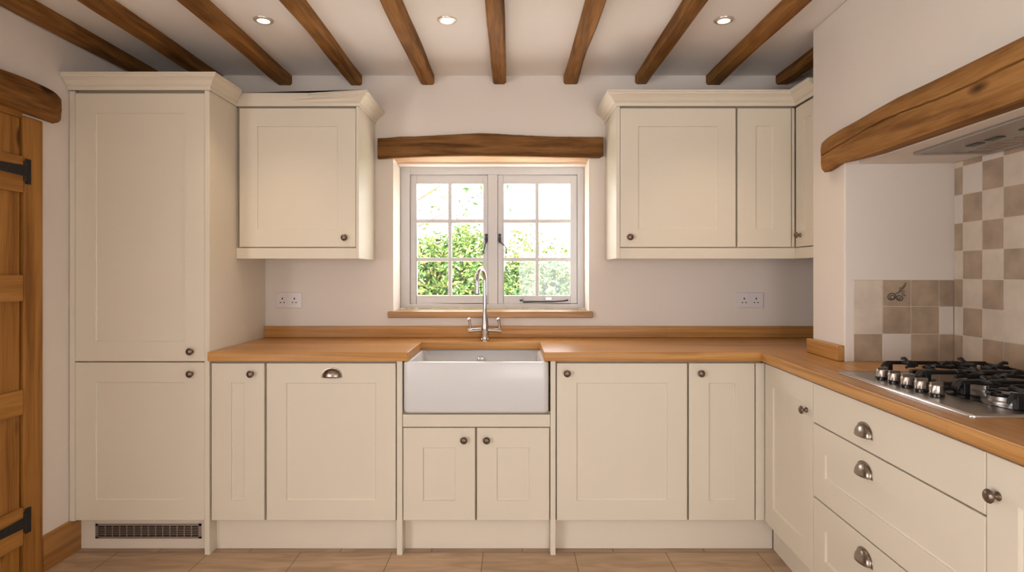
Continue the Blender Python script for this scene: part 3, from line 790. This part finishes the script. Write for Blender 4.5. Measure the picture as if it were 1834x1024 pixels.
# black well with a bowed front
well = [(.035, .150), (.10, .128), (.20, .112), (.33, .106), (.46, .112), (.56, .128), (.625, .150), (.625, HW - .03), (.035, HW - .03)]
MB().prism(well, .0082, .0096).build('enamel_well', 'enamel', hb)
burners = [(.150, .195, .030), (.150, .385, .040), (.33, .285, .055), (.51, .195, .040), (.51, .385, .030)]
for x, y, r in burners:
    bn = MB().lathe([(.0, 0), (r + .012, 0), (r + .012, .004), (r, .006), (r, .016), (r - .004, .018), (.0, .018)], (x, y, .0098)).build('burner', 'alu', hb, smooth=True, angle=40)
    MB().lathe([(.0, 0), (r + .002, 0), (r + .003, .003), (r - .002, .008), (r * .5, .0095), (.0, .0098)], (x, y, .0279)).build('burner_cap', 'enamel', bn, smooth=True, angle=40)
def support(x0, x1, cxs):
    b = MB(); zt = .040; y0, y1 = .148, .478; h = .012; wd = .015
    for x in (x0, x1): b.bar([(x, y0, zt), (x, y1, zt)], wd, h)
    b.bar([(x0 - wd / 2, y1, zt - .004), (x1 + wd / 2, y1, zt - .004)], .012, h)
    for x in (x0, x1): b.bar([(x, y0 - .022, zt - .018), (x, y0 - .012, zt - .004), (x, y0, zt)], wd, h)
    for x in (x0, x1):
        for y in (y0 + .004, y1 - .004): b.box(x - .009, x + .009, y - .009, y + .009, .0098, zt + .004)
    for (cx, cy, r) in cxs:
        for a in (0, 90, 180, 270):
            u = Vector((math.cos(R(a)), math.sin(R(a)), 0)); c = Vector((cx, cy, 0))
            L = {0: x1 - cx, 180: cx - x0, 90: min(y1 - cy, .10), 270: min(cy - y0, .10)}[a]
            p0 = c + u * .018; p1 = c + u * L
            b.bar([(p0.x, p0.y, zt + .004), (p0.x + u.x * .02, p0.y + u.y * .02, zt + .005), (p1.x, p1.y, zt)], .012, .011)
            pe = c + u * (L - .004)
            # raised tip at the outer end
            b.bar([(pe.x - u.x * .03, pe.y - u.y * .03, zt + .008), (pe.x - u.x * .012, pe.y - u.y * .012, zt + .018), (pe.x, pe.y, zt + .016)], .014, .010)
    if len(cxs) == 2: b.bar([(x0, (y0 + y1) / 2, zt), (x1, (y0 + y1) / 2, zt)], .009, h)
    plabel(b.build('pan_support', 'cast', hb, bevel=.0025), 'black cast iron pan support')
support(.048, .238, burners[:2]); support(.252, .408, burners[2:3]); support(.422, .612, burners[3:])
for i in range(5):
    x = .168 + .0675 * i
    k = MB().lathe([(.0, 0), (.0200, 0), (.0200, .007), (.018, .009), (.0, .009)], (x, .062, .0086)).build('control_knob', 'enamel', hb, smooth=True, angle=40)
    b = MB(); n = 40; lo = []
    for r, z in ((.0, .0), (.0175, 0), (.0178, .003), (.0178, .0195), (.0165, .0225), (.0, .0235)):
        lo.append([(max(r, 1e-5) * (1 if (j % 2 or r < .017) else .965) * math.cos(2 * math.pi * j / n), max(r, 1e-5) * (1 if (j % 2 or r < .017) else .965) * math.sin(2 * math.pi * j / n), z) for j in range(n)])
    b.rings(lo); b.box(-.0045, .0045, -.0165, .0165, .0215, .0300)
    b.build('knob_grip', 'knob_metal', k, (x, .062, .0178), smooth=True, angle=25)

# ------------------------------------------------------------------ garden
struct(MB().box(-14, 14, 6.9, 30, -.40, -.30).build('ground', 'grass'))
struct(MB().box(-14, 14, YB + .33, 6.9, -.40, -.28).build('added_terrace', 'paving'))  # unseen pale paving added to bounce sun up through the window
def leaf_mass(name, label, cat, blobs, n, size, mats, seed, stems, shell=.55, group=None, base=(0,0,-.3)):
    rnd = random.Random(seed); t = thing(name, label, cat, base, 0, group)
    vs, fs, mi = [], [], []
    wts = [b[3] * b[4] * b[5] for b in blobs]
    for _ in range(n):
        bl = rnd.choices(blobs, wts)[0]
        while True:
            p = Vector((rnd.uniform(-1, 1), rnd.uniform(-1, 1), rnd.uniform(-1, 1)))
            if shell < p.length < 1: break
        bump = 1 + .13 * math.sin(p.x * 7 + seed) * math.sin(p.z * 6 + 2 * seed)
        c = Vector((bl[0] + p.x * bl[3] * bump, bl[1] + p.y * bl[4] * bump, bl[2] + p.z * bl[5] * bump)) - Vector(base)
        if c.z < .01: continue
        s = size * rnd.uniform(.6, 1.3)
        u = Vector((rnd.gauss(0, 1), rnd.gauss(0, 1), rnd.gauss(0, .8))).normalized()
        v = u.cross(Vector((rnd.gauss(0, 1), rnd.gauss(0, 1), rnd.gauss(0, 1)))).normalized(); w_ = u.cross(v) * s * .15
        i = len(vs)
        vs += [c - u * s, c + v * s * .45 + w_, c + u * s, c - v * s * .45 + w_]
        fs.append((i, i + 1, i + 2)); fs.append((i, i + 2, i + 3)); k = rnd.randrange(len(mats)); mi += [k, k]
    me = bpy.data.meshes.new('foliage'); me.from_pydata(vs, [], fs)
    for q in mats: me.materials.append(M[q])
    for p, k in zip(me.polygons, mi): p.material_index = k
    o = bpy.data.objects.new('foliage', me); C.objects.link(o); o.parent = t
    b = MB()
    for st_ in stems: b.tube([Vector(p) - Vector(base) for p in st_[0]], st_[1], 8)
    b.build('stems', 'bark', t)
    return t
leaf_mass('garden_hedge', 'dense green garden hedge seen through the left window casement', 'hedge',
          [(-1.28, 8.2, .75, .55, .5, 1.02), (-.78, 8.2, .85, .48, .5, 1.08), (-.55, 8.3, .8, .30, .45, 1.06)], 26000, .043, ['leaf', 'leaf', 'leaf_dark', 'leaf_yellow'], 3,
          [([(-1.3, 8.3, -.3), (-1.3, 8.3, 1.4)], [.04, .01]), ([(-.5, 8.3, -.3), (-.55, 8.3, 1.2), (-.6, 8.3, 1.9)], [.05, .02, .01])], base=(-.6, 8.2, -.3))
leaf_mass('garden_shrub', 'deep green rounded shrub seen low through the right window casement', 'shrub',
          [(.13, 8.0, .62, .34, .4, .90), (.62, 8.2, .62, .40, .4, .86)], 18000, .040, ['leaf_dark', 'leaf', 'leaf_dark', 'leaf_yellow'], 5,
          [([(.3, 8.1, -.3), (.3, 8.1, 1.1)], [.04, .01])], base=(.3, 8.1, -.3))
leaf_mass('garden_shrub', 'pale yellow green loose shrub behind, seen through the right window casement', 'shrub',
          [(.22, 11., 1.45, .45, .4, .75), (.80, 11.2, 1.15, .4, .4, .75)], 2300, .042, ['leaf_yellow', 'leaf_yellow', 'leaf'], 7,
          [([(.5, 11., -.3), (.45, 11., 1.2), (.5, 11., 1.9)], [.04, .02, .008]), ([(.5, 11., .4), (1.0, 11.1, 1.6)], [.02, .008])], shell=.1, base=(.5, 11., -.3))
leaf_mass('garden_tree', 'thin branched tree with sparse leaves, seen through the upper left window panes', 'tree',
          [(-.35, 9.6, 2.35, .42, .5, .45), (-1.0, 9.6, 2.05, .7, .5, .40), (-.8, 9.6, 3.0, 1., .6, .6)], 420, .05, ['leaf', 'leaf_dark', 'leaf_yellow'], 9,
          [([(-1.9, 9.6, -.3), (-1.85, 9.6, 1.5), (-1.7, 9.6, 3.2)], [.09, .06, .03]), ([(-1.8, 9.6, 1.9), (-1.2, 9.6, 2.2), (-.6, 9.6, 2.45), (-.1, 9.6, 2.5)], [.022, .010, .007, .003]),
           ([(-1.78, 9.6, 2.3), (-1.0, 9.6, 2.8), (-.3, 9.6, 3.0)], [.025, .014, .005]), ([(-.6, 9.6, 2.45), (-.35, 9.6, 2.1)], [.006, .003])], shell=.0, base=(-1.9, 9.6, -.3))

# ------------------------------------------------------------------ light
wd_ = bpy.data.worlds.new('sky'); bpy.context.scene.world = wd_; wd_.use_nodes = True
bg = wd_.node_tree.nodes['Background']; bg.inputs['Color'].default_value = (1.0, .985, .99, 1); bg.inputs['Strength'].default_value = 8.
def light(kind, name, loc, rot, energy, col, **kw):
    l = bpy.data.lights.new(name, kind); l.energy = energy; l.color = col
    for k, v in kw.items(): setattr(l, k, v)
    o = bpy.data.objects.new(name, l); C.objects.link(o); o.location = loc; o.rotation_euler = rot; return o
so = light('SUN', 'sun', (0, 0, 8), (0, 0, 0), 62., (1, .96, .90), angle=R(1.5))
so.rotation_euler = Vector((-.62, .12, -.76)).to_track_quat('-Z', 'Y').to_euler()
def portal(name, x0, x1, z0, z1, y, rx):
    o = light('AREA', name, ((x0 + x1) / 2, y, (z0 + z1) / 2), (rx, 0, 0), 1., (1, 1, 1), shape='RECTANGLE', size=x1 - x0, size_y=z1 - z0)
    o.data.cycles.is_portal = True
portal('rear_fill_portal', RX0, RX1, RZ0, RZ1, YF - .05, R(90))
o = light('AREA', 'side_fill_portal', (XL - .06, (LY0 + LY1) / 2, (LZ0 + LZ1) / 2), (R(90), 0, R(-90)), 1., (1, 1, 1), shape='RECTANGLE', size=LY1 - LY0, size_y=LZ1 - LZ0)
o.data.cycles.is_portal = True
portal('window_portal', WX0, WX1, WZ0, WZ1, YG + .10, R(-90))
for x, y, w_ in [(x, y, 15.) for x, y in LAMPS] + [(x, y, 3.) for y in (1.2, -.4) for x in (-1.087, -.1, .922)]:
    light('SPOT', 'ceiling_spot_lamp', (x, y, ZC - .012), (0, 0, 0), w_, (1, .74, .48), spot_size=R(84), spot_blend=.9, shadow_soft_size=.03)

# ------------------------------------------------------------------ camera
cam = bpy.data.cameras.new('camera'); co = bpy.data.objects.new('camera', cam); C.objects.link(co)
co.location = (0, 0, HC); co.rotation_euler = (R(90), 0, 0)
cam.sensor_width = 36.; cam.sensor_fit = 'HORIZONTAL'; cam.lens = F / 1834 * 36
cam.shift_x = (917 - VX) / 1834; cam.shift_y = (VY - 512) / 1834; cam.clip_start = .02; cam.clip_end = 200
sc = bpy.context.scene; sc.camera = co
sc.view_settings.view_transform = 'Standard'; sc.view_settings.look = 'None'; sc.view_settings.exposure = 0.08; sc.view_settings.gamma = 1.0
try: sc.view_settings.use_curve_mapping = False
except Exception: pass
